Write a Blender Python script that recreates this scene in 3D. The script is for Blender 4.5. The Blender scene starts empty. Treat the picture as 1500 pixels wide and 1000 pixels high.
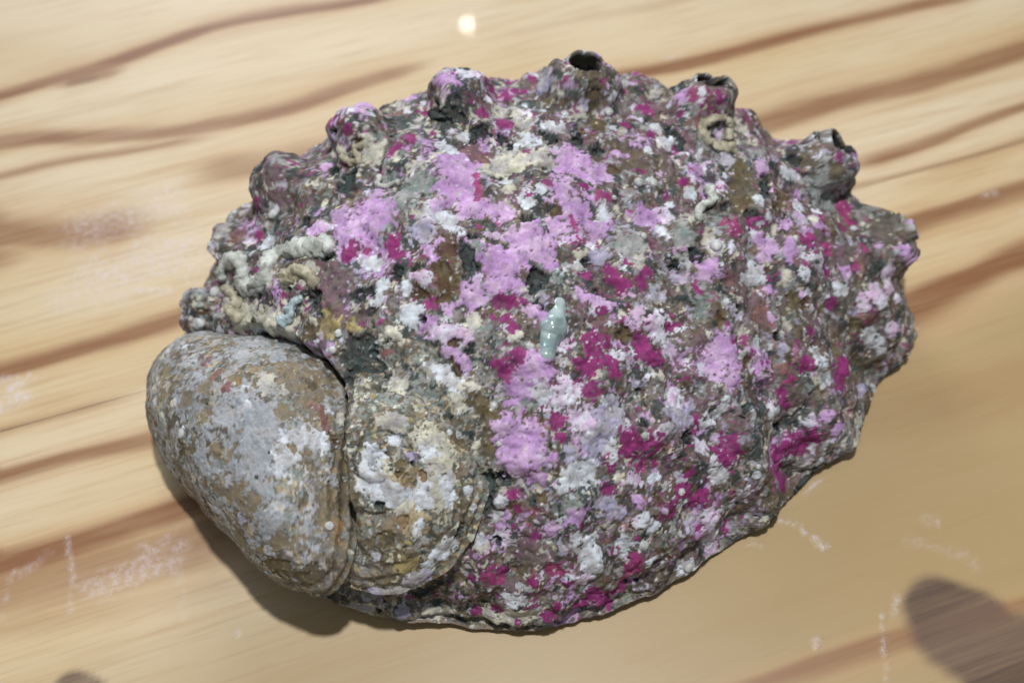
import bpy, math, random
import numpy as np

# ================================================================= camera, light, exposure
S = 0.01                                    # everything below is written in centimetres
scene = bpy.context.scene
ELEV, HFOV, DIST = math.radians(58), math.radians(50), 18.5
TGT = np.array([0, 0, 1.0])
CAM = TGT+DIST*np.array([0, -math.cos(ELEV), math.sin(ELEV)])
cd = bpy.data.cameras.new('camera'); cam = bpy.data.objects.new('camera', cd)
scene.collection.objects.link(cam)
cam.location = CAM*S; cam.rotation_euler = (math.pi/2-ELEV, 0, 0)
cd.sensor_width = 36; cd.lens = 18/math.tan(HFOV/2)
cd.clip_start = 0.005; cd.clip_end = 20
cd.dof.use_dof = True; cd.dof.focus_distance = 0.163; cd.dof.aperture_fstop = 15
scene.camera = cam

world = bpy.data.worlds.new('World'); scene.world = world; world.use_nodes = True
bg = world.node_tree.nodes['Background']
bg.inputs[0].default_value = (0.93, 0.97, 1.0, 1); bg.inputs[1].default_value = 0.22

def area_lamp(name, loc, aim, size, watt, col):
    l = bpy.data.lights.new(name, 'AREA'); l.shape = 'DISK'; l.size = size*S; l.energy = watt; l.color = col
    o = bpy.data.objects.new(name, l); scene.collection.objects.link(o)
    d = np.array(aim)-np.array(loc)
    o.location = np.array(loc)*S
    from mathutils import Vector
    o.rotation_euler = Vector(d).to_track_quat('-Z', 'Y').to_euler()
    return o
area_lamp('ceiling_lamp', (1.5, -0.3, 42), (0, 0, 0), 2.4, 1.40, (1.0, 0.985, 0.96))
area_lamp('back_fill', (-45, 150, 72), (0, 4, 0), 70, 13.0, (0.93, 0.96, 1.0))  # added fill: broad light behind, brightening the far table and its sheen
area_lamp('far_lamp', (-6.2, 105.4, 86.8), (0, 0, 0), 0.5, 0.03, (1.0, 0.95, 0.86))

scene.view_settings.view_transform = 'Standard'; scene.view_settings.look = 'None'
scene.view_settings.gamma = 1; scene.view_settings.exposure = 0
scene.view_settings.use_curve_mapping = False
scene.render.engine = 'CYCLES'

# the photograph's pixels (1500 x 1000) <-> points in the place, in centimetres
FW = (TGT-CAM)/DIST; RT = np.array([1., 0, 0]); UP = np.cross(RT, FW); FP = 750/math.tan(HFOV/2)
def on_plane(px, py, z=0.0):
    px, py = np.asarray(px, float), np.asarray(py, float)
    d = FW+((px-750)/FP)[..., None]*RT+((500-py)/FP)[..., None]*UP
    return CAM+((z-CAM[2])/d[..., 2])[..., None]*d
def pixel(P):
    q = P-CAM; w = q@FW
    return np.stack([750+FP*(q@RT)/w, 500-FP*(q@UP)/w], -1), w

# ---------------------------------------------------------------- noise on arrays of points
_rng = np.random.default_rng(7)
PERM = np.concatenate([_rng.permutation(4096)]*3).astype(np.int32)
GRAD = _rng.normal(size=(4096, 3)).astype(np.float32); GRAD /= np.linalg.norm(GRAD, axis=1, keepdims=True)
RAND = _rng.random((4096, 4)).astype(np.float32)
def hsh(ix, iy, iz): return PERM[PERM[PERM[ix & 4095]+(iy & 4095)]+(iz & 4095)]
def noise(P, size, seed=0):
    """gradient noise, about -1..1, feature size in cm"""
    q = (P/size+seed*17.31+101.7).astype(np.float32)
    i = np.floor(q).astype(np.int32); f = q-i
    u = f*f*f*(f*(f*6-15)+10)
    out = np.zeros(len(q), np.float32)
    for dx in (0, 1):
        wx = u[:, 0] if dx else 1-u[:, 0]
        for dy in (0, 1):
            wy = wx*(u[:, 1] if dy else 1-u[:, 1])
            for dz in (0, 1):
                g = GRAD[hsh(i[:, 0]+dx, i[:, 1]+dy, i[:, 2]+dz)]
                out += wy*(u[:, 2] if dz else 1-u[:, 2])*(g[:, 0]*(f[:, 0]-dx)+g[:, 1]*(f[:, 1]-dy)+g[:, 2]*(f[:, 2]-dz))
    return out*1.7
def fbm(P, size, octv=3, seed=0, gain=0.5):
    o = 0; a = 1.0
    for k in range(octv): o = o+a*noise(P, size/2**k, seed+k*3); a *= gain
    return o
def cells(P, size, seed=0):
    """nearest jittered cell: distance (in cell sizes) and four random numbers of that cell"""
    q = (P/size+seed*13.7+57.3).astype(np.float32)
    b = np.floor(q-0.5).astype(np.int32)
    best = np.full(len(q), 9, np.float32); bid = np.zeros(len(q), np.int32)
    for dx in (0, 1):
        for dy in (0, 1):
            for dz in (0, 1):
                c = b+np.array([dx, dy, dz], np.int32)
                h = hsh(c[:, 0], c[:, 1], c[:, 2]); r = RAND[h]
                d = ((c+0.5+(r[:, :3]-0.5)*0.9-q)**2).sum(1)
                m = d < best; best[m] = d[m]; bid[m] = h[m]
    return np.sqrt(best), RAND[(bid*7+13) & 4095]
def sstep(a, b, x):
    t = np.clip((x-a)/(b-a), 0, 1); return t*t*(3-2*t)
def lin(c):
    c = np.asarray(c, float)/255.0
    return np.where(c <= 0.04045, c/12.92, ((c+0.055)/1.055)**2.4)

# ---------------------------------------------------------------- objects
def link(o, parent=None):
    scene.collection.objects.link(o)
    if parent is not None: o.parent = parent
    return o
def mesh_object(name, P, faces, mat, parent=None, col=None, attrs=None, smooth=True):
    """P in cm; faces an (n,3) or (n,4) array"""
    me = bpy.data.meshes.new(name); k = faces.shape[1]
    me.vertices.add(len(P)); me.vertices.foreach_set('co', (np.asarray(P)*S).astype(np.float32).ravel())
    me.loops.add(faces.size); me.loops.foreach_set('vertex_index', faces.astype(np.int32).ravel())
    me.polygons.add(len(faces)); me.polygons.foreach_set('loop_start', np.arange(0, faces.size, k, dtype=np.int32))
    me.polygons.foreach_set('use_smooth', np.full(len(faces), smooth))
    me.update(calc_edges=True)
    if col is not None:
        a = me.attributes.new('Col', 'FLOAT_COLOR', 'POINT')
        a.data.foreach_set('color', np.concatenate([col, np.ones((len(P), 1))], 1).astype(np.float32).ravel())
    for n, v in (attrs or {}).items():
        a = me.attributes.new(n, 'FLOAT', 'POINT'); a.data.foreach_set('value', np.asarray(v, np.float32))
    me.materials.append(mat)
    return link(bpy.data.objects.new(name, me), parent)
def thing(name, label, category, group=None, kind=None):
    o = link(bpy.data.objects.new(name, None)); o['label'] = label; o['category'] = category
    o.empty_display_size = 0.01
    if group: o['group'] = group
    if kind: o['kind'] = kind
    return o
def tube_mesh(path, rad, sides=14, wob=0.12, seed=0, closed_ends=True, ring=0.03):
    """an irregular tube along a path of points (cm), with rings like a worm's lime tube"""
    path = np.asarray(path, float); n = len(path)
    T = np.gradient(path, axis=0); T /= np.linalg.norm(T, axis=1, keepdims=True)
    ref = np.array([0.3, -0.4, 0.86]); A = np.cross(T, ref); A /= np.maximum(np.linalg.norm(A, axis=1, keepdims=True), 1e-6)
    B = np.cross(T, A)
    a = np.linspace(0, 2*np.pi, sides, endpoint=False)
    rad = np.broadcast_to(rad, (n,))
    V = path[:, None]+rad[:, None, None]*(np.cos(a)[None, :, None]*A[:, None]+np.sin(a)[None, :, None]*B[:, None])
    V = V.reshape(-1, 3); C = np.repeat(path, sides, 0)
    rr = np.repeat(rad, sides)
    k = 1+wob*fbm(V, 0.12, 3, seed, 0.7)+ring*np.sin(np.repeat(np.arange(n), sides)*1.9)
    V = C+(V-C)*k[:, None]
    i, j = np.meshgrid(np.arange(n-1), np.arange(sides), indexing='ij')
    p, q = (i*sides+j).ravel(), (i*sides+(j+1) % sides).ravel()
    F = np.stack([p, q, q+sides, p+sides], 1)
    if closed_ends:
        V = np.concatenate([V, path[[0]]-T[[0]]*rad[0]*0.5, path[[-1]]+T[[-1]]*rad[-1]*0.5])
        j = np.arange(sides); j2 = (j+1) % sides; m = n*sides
        F = np.concatenate([F, np.stack([j2, j, np.full(sides, m), np.full(sides, m)], 1),
                            np.stack([(n-1)*sides+j, (n-1)*sides+j2, np.full(sides, m+1), np.full(sides, m+1)], 1)])
        tri = F[:, 2] == F[:, 3]
        # keep the caps as thin quads: split the centre fan into quads over pairs of sides
        caps = []
        for base, c, fl in ((0, m, True), ((n-1)*sides, m+1, False)):
            for s in range(0, sides, 2):
                x, y, z = base+s, base+(s+1) % sides, base+(s+2) % sides
                caps.append((z, y, x, c) if fl else (x, y, z, c))
        F = np.concatenate([F[~tri], np.array(caps)])
    return V, F
def smooth_path(pts, n):
    """Catmull-Rom through points"""
    p = np.asarray(pts, float); p = np.concatenate([2*p[:1]-p[1:2], p, 2*p[-1:]-p[-2:-1]])
    u = np.linspace(0, len(p)-3-1e-6, n); i = u.astype(int); f = (u-i)[:, None]
    a, b, c, d = p[i], p[i+1], p[i+2], p[i+3]
    return 0.5*(2*b+(c-a)*f+(2*a-5*b+4*c-d)*f*f+(3*b-a-3*c+d)*f**3)

# ---------------------------------------------------------------- materials
class Nodes:
    def __init__(s, name):
        s.m = bpy.data.materials.new(name); s.m.use_nodes = True; s.t = s.m.node_tree
        s.b = s.t.nodes['Principled BSDF']
    def n(s, kind, **kw):
        o = s.t.nodes.new(kind)
        for k, v in kw.items(): setattr(o, k, v)
        return o
    def put(s, sock, v):
        if isinstance(v, bpy.types.NodeSocket): s.t.links.new(v, sock)
        elif v is not None: sock.default_value = v
    def attr(s, name, out='Fac'): return s.n('ShaderNodeAttribute', attribute_name=name).outputs[out]
    def obj(s): return s.n('ShaderNodeTexCoord').outputs['Object']
    def noise(s, vec, scale, detail=3, rough=0.55):
        o = s.n('ShaderNodeTexNoise'); s.put(o.inputs['Vector'], vec)
        o.inputs['Scale'].default_value = scale; o.inputs['Detail'].default_value = detail; o.inputs['Roughness'].default_value = rough
        return o.outputs['Fac']
    def vor(s, vec, scale):
        o = s.n('ShaderNodeTexVoronoi'); s.put(o.inputs['Vector'], vec); o.inputs['Scale'].default_value = scale
        return o
    def stretch(s, vec, k):
        o = s.n('ShaderNodeMapping'); s.put(o.inputs['Vector'], vec); o.inputs['Scale'].default_value = k
        return o.outputs['Vector']
    def math(s, op, a, b=None, clamp=False):
        o = s.n('ShaderNodeMath', operation=op, use_clamp=clamp); s.put(o.inputs[0], a)
        if b is not None: s.put(o.inputs[1], b)
        return o.outputs[0]
    def ramp(s, v, a, b, lo=0.0, hi=1.0):
        o = s.n('ShaderNodeMapRange', interpolation_type='SMOOTHSTEP'); s.put(o.inputs[0], v)
        for i, x in enumerate((a, b, lo, hi)): s.put(o.inputs[i+1], x)
        return o.outputs[0]
    def mix(s, fac, a, b, blend='MIX'):
        o = s.n('ShaderNodeMix', data_type='RGBA', blend_type=blend)
        s.put(o.inputs[0], fac)
        for k, v in ((6, a), (7, b)):
            s.put(o.inputs[k], v if isinstance(v, bpy.types.NodeSocket) else (*v, 1))
        return o.outputs[2]
    def bump(s, h, strength, dist):
        o = s.n('ShaderNodeBump'); o.inputs['Strength'].default_value = strength; o.inputs['Distance'].default_value = dist
        s.put(o.inputs['Height'], h); s.put(s.b.inputs['Normal'], o.outputs[0]); return o.outputs[0]

def crust_material(name, rough=0.5, spec=0.4, grain=0.25):
    """lime crust: colours of the growth come from the attribute, fine grit from noise"""
    k = Nodes(name); co = k.obj()
    f = k.noise(co, 1500, 4, 0.65); g = k.noise(co, 420, 3, 0.6)
    v = k.math('ADD', k.math('MULTIPLY', f, 0.6), k.math('MULTIPLY', g, 0.4))
    val = k.ramp(v, 0.3, 0.7, 1-grain, 1+grain*0.7)
    hs = k.n('ShaderNodeHueSaturation'); k.put(hs.inputs['Value'], val); k.put(hs.inputs['Color'], k.attr('Col', 'Color'))
    k.put(k.b.inputs['Base Color'], hs.outputs[0])
    k.put(k.b.inputs['Roughness'], k.ramp(g, 0.35, 0.65, rough-0.12, rough+0.18))
    k.b.inputs['Specular IOR Level'].default_value = spec
    k.bump(v, 0.55, 0.0005)
    return k.m
def lime_material(name, col, col2, rough=0.45):
    k = Nodes(name); co = k.obj()
    f = k.noise(co, 900, 4, 0.65); g = k.noise(co, 260, 2)
    k.put(k.b.inputs['Base Color'], k.mix(k.ramp(k.math('ADD', f, g), 0.75, 1.25), tuple(lin(col)), tuple(lin(col2))))
    k.b.inputs['Roughness'].default_value = rough
    k.bump(f, 0.5, 0.0005)
    return k.m

# ---------------------------------------------------------------- geometry helpers (centimetres)
def cr_periodic(vals, th):
    v = np.asarray(vals, float); n = len(v)
    u = (np.asarray(th) / (2*np.pi)) % 1.0 * n
    i = np.floor(u).astype(int); f = u - i
    p0, p1, p2, p3 = v[(i-1) % n], v[i % n], v[(i+1) % n], v[(i+2) % n]
    return 0.5*((2*p1)+(-p0+p2)*f+(2*p0-5*p1+4*p2-p3)*f**2+(-p0+3*p1-3*p2+p3)*f**3)

def disk_grid(n):
    """n x n grid mapped to the unit disk; returns rho, theta"""
    a = np.linspace(-1, 1, n)
    s, t = np.meshgrid(a, a, indexing='ij')
    x = s*np.sqrt(1-t*t/2); y = t*np.sqrt(1-s*s/2)
    return np.clip(np.hypot(x, y), 0, 1), np.arctan2(y, x)

def grid_faces(n, m=None):
    m = m or n
    i, j = np.meshgrid(np.arange(n-1), np.arange(m-1), indexing='ij')
    a = (i*m+j).ravel()
    return np.stack([a, a+m, a+m+1, a+1], 1)

def grid_normals(P, n, m=None):
    m = m or n
    G = P.reshape(n, m, 3)
    du = np.gradient(G, axis=0); dv = np.gradient(G, axis=1)
    N = np.cross(du, dv).reshape(-1, 3)
    return N/np.maximum(np.linalg.norm(N, axis=1, keepdims=True), 1e-9)

BC = np.array([0.4, 1.0])            # dome axis of the abalone
def body_base(rho, th, R):
    r = np.sin(rho*np.pi/2)
    rad = cr_periodic(R, th)*r
    x = BC[0]+rad*np.cos(th); y = BC[1]+rad*np.sin(th)
    # higher towards the old end of the shell (left), low at the growing lip (right)
    H = 3.35-0.10*x
    k = np.clip(np.sin(th)*0.8+0.2*np.cos(th), 0, 1)      # steep wall under the row of pores
    z = 0.10+H*(1-r**(2.3+2.0*k))**(0.72-0.17*k)
    return np.stack([x, y, z], -1)

LC = np.array([-3.75, -2.02, 1.25])
LN = np.array([-0.45, -0.16, 0.88]); LN = LN/np.linalg.norm(LN)
LE1 = np.cross([0, 1, 0], LN); LE1 /= np.linalg.norm(LE1); LE2 = np.cross(LN, LE1)
def limpet_base(rho, th, R):
    r = np.sin(rho*np.pi/2)
    rad = cr_periodic(R, th)*r
    h = 1.40*(1-r**2.2)**0.62
    return LC+rad[..., None]*(np.cos(th)[..., None]*LE1+np.sin(th)[..., None]*LE2)+h[..., None]*LN

def tuck(P, w0=0.90, w1=1.03, top=0.15):
    """the abalone gives way under the limpet, so that the limpet sits on it"""
    q = P-LC; c = q@LN; u = q@LE1; v = q@LE2
    rl = np.hypot(u, v)/cr_periodic(LR, np.arctan2(v, u))
    w = 1-np.clip((rl-w0)/(w1-w0), 0, 1)
    w = w*w*(3-2*w)
    return P-(np.maximum(0, c-top)*w)[:, None]*LN
BR = [6.708, 6.784, 6.561, 6.395, 5.992, 5.495, 5.174, 4.93, 4.754, 4.602, 4.546, 4.43, 4.454, 4.485, 4.644, 4.924, 5.164, 5.487, 5.889, 5.941, 5.98, 5.925, 5.93, 5.996, 5.998, 6.053, 6.098, 6.028, 5.781, 5.689, 5.589, 5.5, 5.374, 5.289, 5.281, 5.366, 5.483, 5.702, 5.974, 6.305]
LR = [1.717, 1.729, 1.694, 1.65, 1.607, 1.627, 1.661, 1.792, 1.99, 2.345, 2.867, 3.017, 2.716, 2.281, 1.918, 1.694, 1.55, 1.485, 1.503, 1.585, 1.776, 2.083, 2.491, 2.791, 2.48, 2.061, 1.841, 1.741]

# ================================================================= table: two glued pine boards
GA = on_plane(np.array([0., 1500.]), np.array([632., 207.]))
GD = GA[1]-GA[0]; GANG = math.atan2(GD[1], GD[0]); GU = np.array([math.cos(GANG), math.sin(GANG)]); GV = np.array([-GU[1], GU[0]])
SEAM = float(GA[0][:2]@GV)                     # the joint is the line v = SEAM
def uv(px, py):
    p = on_plane(np.asarray(px, float), np.asarray(py, float))[..., :2]
    return np.stack([p@GU, p@GV-SEAM], -1)
# latewood streaks and dark patches: (points seen in the photograph, half width px, strength)
STREAKS = [
 ([(-60,155),(0,141),(80,117),(150,98),(250,62),(350,32),(500,6),(600,-12)], 11, .75),
 ([(75,128),(110,120),(160,108),(190,98)], 11, .55),
 ([(-60,225),(0,215),(60,205),(120,200)], 11, .6),
 ([(-40,220),(120,202),(250,192),(330,178),(430,155),(520,126),(640,96)], 11, .62),
 ([(-60,276),(0,262),(100,236),(230,213),(330,196)], 7, .5),
 ([(262,272),(330,255),(420,238),(520,212),(600,190)], 20, .5),
 ([(270,272),(360,240),(460,216),(560,180)], 6, .35),
 ([(-80,345),(0,345),(60,347),(110,345),(160,338),(240,325)], 24, .55),
 ([(-80,375),(0,375),(60,362)], 22, .5),
 ([(-60,560),(0,546),(100,517),(190,490),(300,458),(420,425)], 13, .62),
 ([(130,505),(220,478),(290,455)], 7, .4),
 ([(860,122),(1000,97),(1100,73),(1200,47),(1350,12),(1450,-12)], 11, .7),
 ([(1040,205),(1100,190),(1200,162),(1300,133),(1400,102),(1540,62)], 17, .58),
 ([(1220,250),(1350,213),(1430,183),(1540,145)], 9, .6),
 ([(1000,330),(1248,271),(1380,240),(1540,192)], 5, .35),
 ([(-60,648),(0,630),(100,605),(215,575)], 6, .4),
 ([(-60,710),(0,697),(100,668),(215,640),(400,590)], 9, .62),
 ([(1200,370),(1340,325),(1400,307),(1450,291),(1540,262)], 12, .62),
 ([(-60,838),(0,824),(100,795),(190,766),(260,742),(420,690)], 15, .75),
 ([(-60,880),(0,862),(120,830),(250,795),(400,750)], 26, .42),
 ([(1250,480),(1340,444),(1420,405),(1540,352)], 20, .7),
 ([(1400,300),(1450,290),(1540,275)], 5, .3),
 ([(-60,935),(100,905),(300,860),(500,815)], 12, .14),
 ([(1000,1030),(1150,985),(1300,937),(1420,902),(1540,868)], 9, .55),
 ([(1180,610),(1330,590),(1540,540)], 30, .14),
 ([(300,-30),(600,-70),(900,-110)], 12, .5), ([(700,60),(900,20),(1200,-40)], 8, .12),
]
DARK_PATCHES = [([(1374,888),(1420,905),(1560,945)], 42, .95), ([(1395,915),(1450,955),(1580,1040)], 54, .95),
         ([(105,1010),(125,1016)], 24, .8), ([(105,122),(135,116)], 9, .35)]
SCUFF_GLARE = [([(130,335),(240,300)], 44, .55), ([(150,400),(255,375)], 46, .7), ([(90,440),(180,430)], 26, .4), ([(225,400),(255,380)], 16, .7), ([(205,425),(245,425)], 9, .8),  # scuffs whitened in colour to carry glare and glints of the varnish
          ([(150,405),(165,398)], 5, 1), ([(-10,600),(15,575),(40,552)], 9, 1), ([(-10,560),(45,552)], 7, .7),
          ([(140,858),(190,845),(240,822),(262,800)], 17, .6), ([(258,815),(262,850)], 6, .5), ([(215,812),(245,795)], 13, .6), ([(266,865),(268,905)], 3, .35),
          ([(98,785),(103,830),(104,895)], 2.6, .75), ([(22,835),(8,870),(5,905)], 3, .7), ([(66,812),(34,838)], 7, .4), ([(120,860),(150,858)], 6, .6),
          ([(1140,758),(1170,768),(1180,780),(1212,800)], 2.6, 1), ([(1195,788),(1206,800)], 5, .9), ([(1178,722),(1205,700)], 3, 1), ([(1240,665),(1245,640)], 5, .4),
          ([(1100,795),(1115,797)], 3.5, .5), ([(1293,900),(1296,950),(1300,995)], 2.4, .7), ([(1315,875),(1312,900)], 5, .6), ([(1197,935),(1195,945)], 4, .7),
          ([(1355,760),(1375,765)], 7, .4), ([(1410,810),(1430,830)], 8, .3), ([(1335,478),(1350,481)], 3, .9), ([(1330,790),(1400,810)], 8, .25),
          ([(345,925),(350,930)], 4, .5), ([(1440,288),(1460,282)], 4, .8), ([(975,85),(1000,80)], 5, .5), ([(1500,310),(1530,300)], 6, .7)]
def run_on(pts):
    """a streak in board coordinates; those that leave the picture run on along the board"""
    q = uv([p[0] for p in pts], [p[1] for p in pts])
    if len(pts) > 2 and pts[0][0] < 0: q = np.concatenate([[q[0]-[6, 0.12]], q])
    if len(pts) > 2 and pts[-1][0] > 1500: q = np.concatenate([q, [q[-1]+[6, 0.15]]])
    return q
def seg_field(P2, pts, r, px_cm=0.0140):
    q = run_on(pts)
    q = smooth_path(q, max(6, len(q)*5)) if len(q) > 2 else q
    d = np.full(len(P2), 1e9)
    for a, b in zip(q[:-1], q[1:]):
        ab = b-a; t = np.clip(((P2-a)@ab)/max(ab@ab, 1e-9), 0, 1)
        d = np.minimum(d, ((P2-a-t[:, None]*ab)**2).sum(1))
    return np.sqrt(d)/(r*px_cm)
def board(v0, v1, seed, parent):
    """top sheet with a fine mesh, sides and bottom; local x runs along the grain"""
    fine_u = np.arange(-13.5, 14.5, 0.085); us = np.concatenate([np.arange(-45, -13.5, 1.5), fine_u, np.arange(15, 46, 1.5)])
    lo, hi = max(v0, -11-0.0), min(v1, 13.0)
    vs = np.arange(lo, hi, 0.045)
    if v0 < lo: vs = np.concatenate([np.arange(v0, lo-0.5, 1.0), vs])
    if v1 > hi: vs = np.concatenate([vs, np.arange(hi+0.5, v1, 1.0)])
    vs = np.concatenate([vs[vs < v1-0.03], [v1-0.02, v1]]); vs = np.concatenate([[v0, v0+0.02], vs[vs > v0+0.03]])
    n, m = len(us), len(vs)
    U, V = np.meshgrid(us, vs, indexing='ij'); P2 = np.stack([U.ravel(), V.ravel()], 1)
    P3 = np.concatenate([P2, np.zeros((len(P2), 1))], 1)
    near = (np.abs(P2[:, 0]) < 16) & (np.abs(P2[:, 1]) < 15)
    st = np.zeros(len(P2)); kn = np.zeros(len(P2)); ha = np.zeros(len(P2)); sc = np.zeros(len(P2))
    Q = P3[near].copy(); Qs = Q*np.array([0.25, 1, 1])
    w = 0.22*noise(Qs, 0.55, seed)+0.12*noise(Qs, 0.16, seed+1)
    Q2 = Q[:, :2]+np.stack([np.zeros(len(Q)), 0.10*noise(Qs, 0.8, seed+5)], 1)
    s1 = np.zeros(len(Q)); h1 = np.zeros(len(Q)); k1 = np.zeros(len(Q)); c1 = np.zeros(len(Q))
    for pts, r, a in STREAKS:
        d = seg_field(Q2, pts, r)
        q = run_on(pts)
        ln = min(1.1, 0.3*(q[-1, 0]-q[0, 0])); fade = sstep(q[0, 0]-0.15, q[0, 0]+ln, Q2[:, 0])*(1-sstep(q[-1, 0]-ln, q[-1, 0]+0.15, Q2[:, 0]))
        d = d/(0.6+0.4*np.sqrt(fade))
        up = (Q2[:, 1] > np.interp(Q2[:, 0], q[:, 0], q[:, 1]))
        d = np.where(up == (v0 > -1), d*0.78, d*1.25)+w         # one side of a growth ring is sharp, the other fades
        s1 = np.maximum(s1, min(1, a*1.35)*(1-sstep(0.35, 1.75, d))*fade)
        h1 = np.maximum(h1, a*(1-sstep(0.8, 3.6, d))*fade)
    for pts, r, a in DARK_PATCHES:
        d = seg_field(Q2, pts, r)+w*0.35
        k1 = np.maximum(k1, a*(1-sstep(0.72, 1.12, d)))
    rag = 0.55*noise(Q*np.array([.6, 1, 1]), 0.22, seed+2)+0.55*noise(Q, 0.09, seed+3)
    for pts, r, a in SCUFF_GLARE:
        d = seg_field(Q[:, :2], pts, r*1.15)
        c1 = np.maximum(c1, a*np.clip((1-d)*1.2+rag, 0, 1)*(d < 1.5))
    # other streaks where the photograph does not look
    st[:] = np.clip(0.55*sstep(0.25, 0.7, noise(P3*np.array([0.05, 1, 1]), 1.3, seed+9)), 0, 1)
    far = st.copy(); edge = sstep(11.5, 15, np.maximum(np.abs(P2[:, 0])-1.5, np.abs(P2[:, 1])+1))
    st[near] = s1*(1-edge[near])+far[near]*edge[near]; kn[near] = k1; ha[near] = h1; sc[near] = c1
    z = np.where((np.abs(P2[:, 1]-v0) < 1e-6) | (np.abs(P2[:, 1]-v1) < 1e-6), -0.006, 0.0)
    top = np.concatenate([P2, z[:, None]], 1); F = grid_faces(n, m)
    # sides and underside
    b = len(top); ring = np.concatenate([np.arange(m), np.arange(1, n)*m+m-1, (n-1)*m+np.arange(m-2, -1, -1), np.arange(n-2, 0, -1)*m])
    low = top[ring].copy(); low[:, 2] = -2.4
    k = np.arange(len(ring)); k2 = (k+1) % len(ring)
    side = np.stack([ring[k], ring[k2], b+k2, b+k], 1)
    cor = [b+0, b+m-1, b+m-1+n-1, b+2*(m-1)+n-1]
    allP = np.concatenate([top, low]); z0 = np.zeros(len(low))
    o = mesh_object('board', allP, np.concatenate([F, side, [cor]]), WOOD, parent,
                    attrs={'streak': np.r_[st, z0], 'dark_patch': np.r_[kn, z0], 'scuff_glare': np.r_[sc, z0], 'amber': np.r_[ha, z0], 'ochre_dimming': np.r_[sstep(2.2, 6.0, -P2[:, 1]+0.12*P2[:, 0]+0.5*noise(P3*np.array([.1, 1, 1]), 1.0, seed+30)), z0]}, smooth=False)
    o.location = tuple(np.array([*(GV*SEAM), 0])*S); o.rotation_euler = (0, 0, GANG)
    return o
def wood_material():
    k = Nodes('varnished_pine'); co = k.obj()
    st, kn, sc = k.attr('streak'), k.attr('dark_patch'), k.attr('scuff_glare')
    fine = k.noise(k.stretch(co, (0.05, 1, 1)), 1100, 4, 0.6)
    mid = k.noise(k.stretch(co, (0.07, 1, 1)), 190, 3, 0.55)
    wide = k.noise(k.stretch(co, (0.25, 1, 1)), 30, 2, 0.5)
    c = k.mix(k.ramp(wide, 0.35, 0.65), lin((218, 201, 171)), lin((207, 184, 144)))
    c = k.mix(k.math('MULTIPLY', k.ramp(mid, 0.5, 0.72), 0.30), c, lin((176, 136, 84)))
    c = k.mix(k.math('MULTIPLY', k.ramp(fine, 0.45, 0.75), 0.34), c, lin((168, 128, 82)))
    c = k.mix(k.math('MULTIPLY', k.attr('ochre_dimming'), 0.85), c, lin((164, 138, 92)))  # ochre wood, also darkened in colour for the dimmer light at the front
    c = k.mix(k.math('MULTIPLY', k.attr('amber'), 0.7), c, lin((190, 152, 106)))
    s = k.math('MULTIPLY', st, k.ramp(k.math('ADD', mid, k.math('MULTIPLY', fine, 0.5)), 0.5, 0.95, 0.75, 1.15), True)
    c = k.mix(s, c, lin((136, 92, 58)))
    c = k.mix(k.math('MULTIPLY', kn, k.ramp(fine, 0.3, 0.7, 0.84, 1.0)), c, k.mix(k.ramp(mid, 0.42, 0.62), lin((104, 80, 66)), lin((74, 52, 44))))
    spk = k.noise(co, 900, 3, 0.7)
    c = k.mix(k.math('MULTIPLY', sc, k.ramp(spk, 0.42, 0.62, 0.15, 0.62)), c, lin((218, 210, 220)))  # glare and glints put into the scuff colour
    k.put(k.b.inputs['Base Color'], c)
    k.b.inputs['Roughness'].default_value = 0.45
    k.b.inputs['Coat Weight'].default_value = 0.75; k.b.inputs['Coat IOR'].default_value = 1.45
    k.put(k.b.inputs['Coat Roughness'], k.ramp(sc, 0.0, 1.0, 0.035, 0.25))
    h = k.math('ADD', k.math('MULTIPLY', k.noise(co, 130, 2), 0.07), k.math('MULTIPLY', k.math('MULTIPLY', sc, k.noise(co, 520, 3, 0.7)), 0.6))
    k.bump(h, 0.22, 0.0012)
    bn = k.b.inputs['Normal'].links[0].from_socket
    k.put(k.b.inputs['Coat Normal'], bn)
    return k.m
WOOD = wood_material()
table = thing('table_top', 'varnished pale pine table top of two glued boards with brown streaks', 'table', kind='structure')
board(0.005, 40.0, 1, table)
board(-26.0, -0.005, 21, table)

# ================================================================= abalone shell
PX = 0.0109                                   # cm per photograph pixel at the shell
PAL = {k: lin(v) for k, v in dict(
    L=(182,144,196), P=(200,174,204), M=(142,46,112), R=(152,68,110), W=(210,218,228), C=(204,202,184), V=(168,164,192),
    D=(44,47,46), B=(78,56,38), O=(104,92,66), T=(124,136,132), Y=(176,162,112), S=(164,162,164), U=(112,86,98), K=(138,100,96),
    G=(80,75,68), E=(58,72,72), N=(134,120,94), Q=(158,164,172), X=(112,106,98), J=(174,160,132), A=(134,104,70), I=(116,44,96)).items()}
NEAR = dict(L='P', P='W', M='I', R='M', W='S', C='S', V='S', D='E', B='O', O='G', T='S', Y='O', S='C', U='X', K='U', G='X', E='G', N='X', Q='S', X='G', J='N', A='N')
SPREAD = dict(L=1, P=1, V=1, M=.35, R=.1, W=.6, D=.4, B=.4)
LIFT = dict(L=.018, P=.02, M=.004, R=.004, W=.016, C=.022, V=.014, D=-.09, B=-.05, O=-.02, T=.0, Y=.01, S=.01, U=0, K=.01, G=0, E=-.06, N=-.008, Q=.008, X=0, J=.01, A=-.02)

def locate(P, N, pts):
    """surface points seen at the given photograph pixels (near side of the shape)"""
    s, w = pixel(P); fac = ((CAM-P)*N).sum(1) > -0.05*w
    idx = np.where(fac)[0]; s = s[idx]; w = w[idx]; out = []
    for x, y in pts:
        d = (s[:, 0]-x)**2+(s[:, 1]-y)**2; m = np.where(d < max(16, d.min()*1.3+1))[0]
        out.append(idx[m[np.argmin(w[m])]])
    return P[out]

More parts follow.
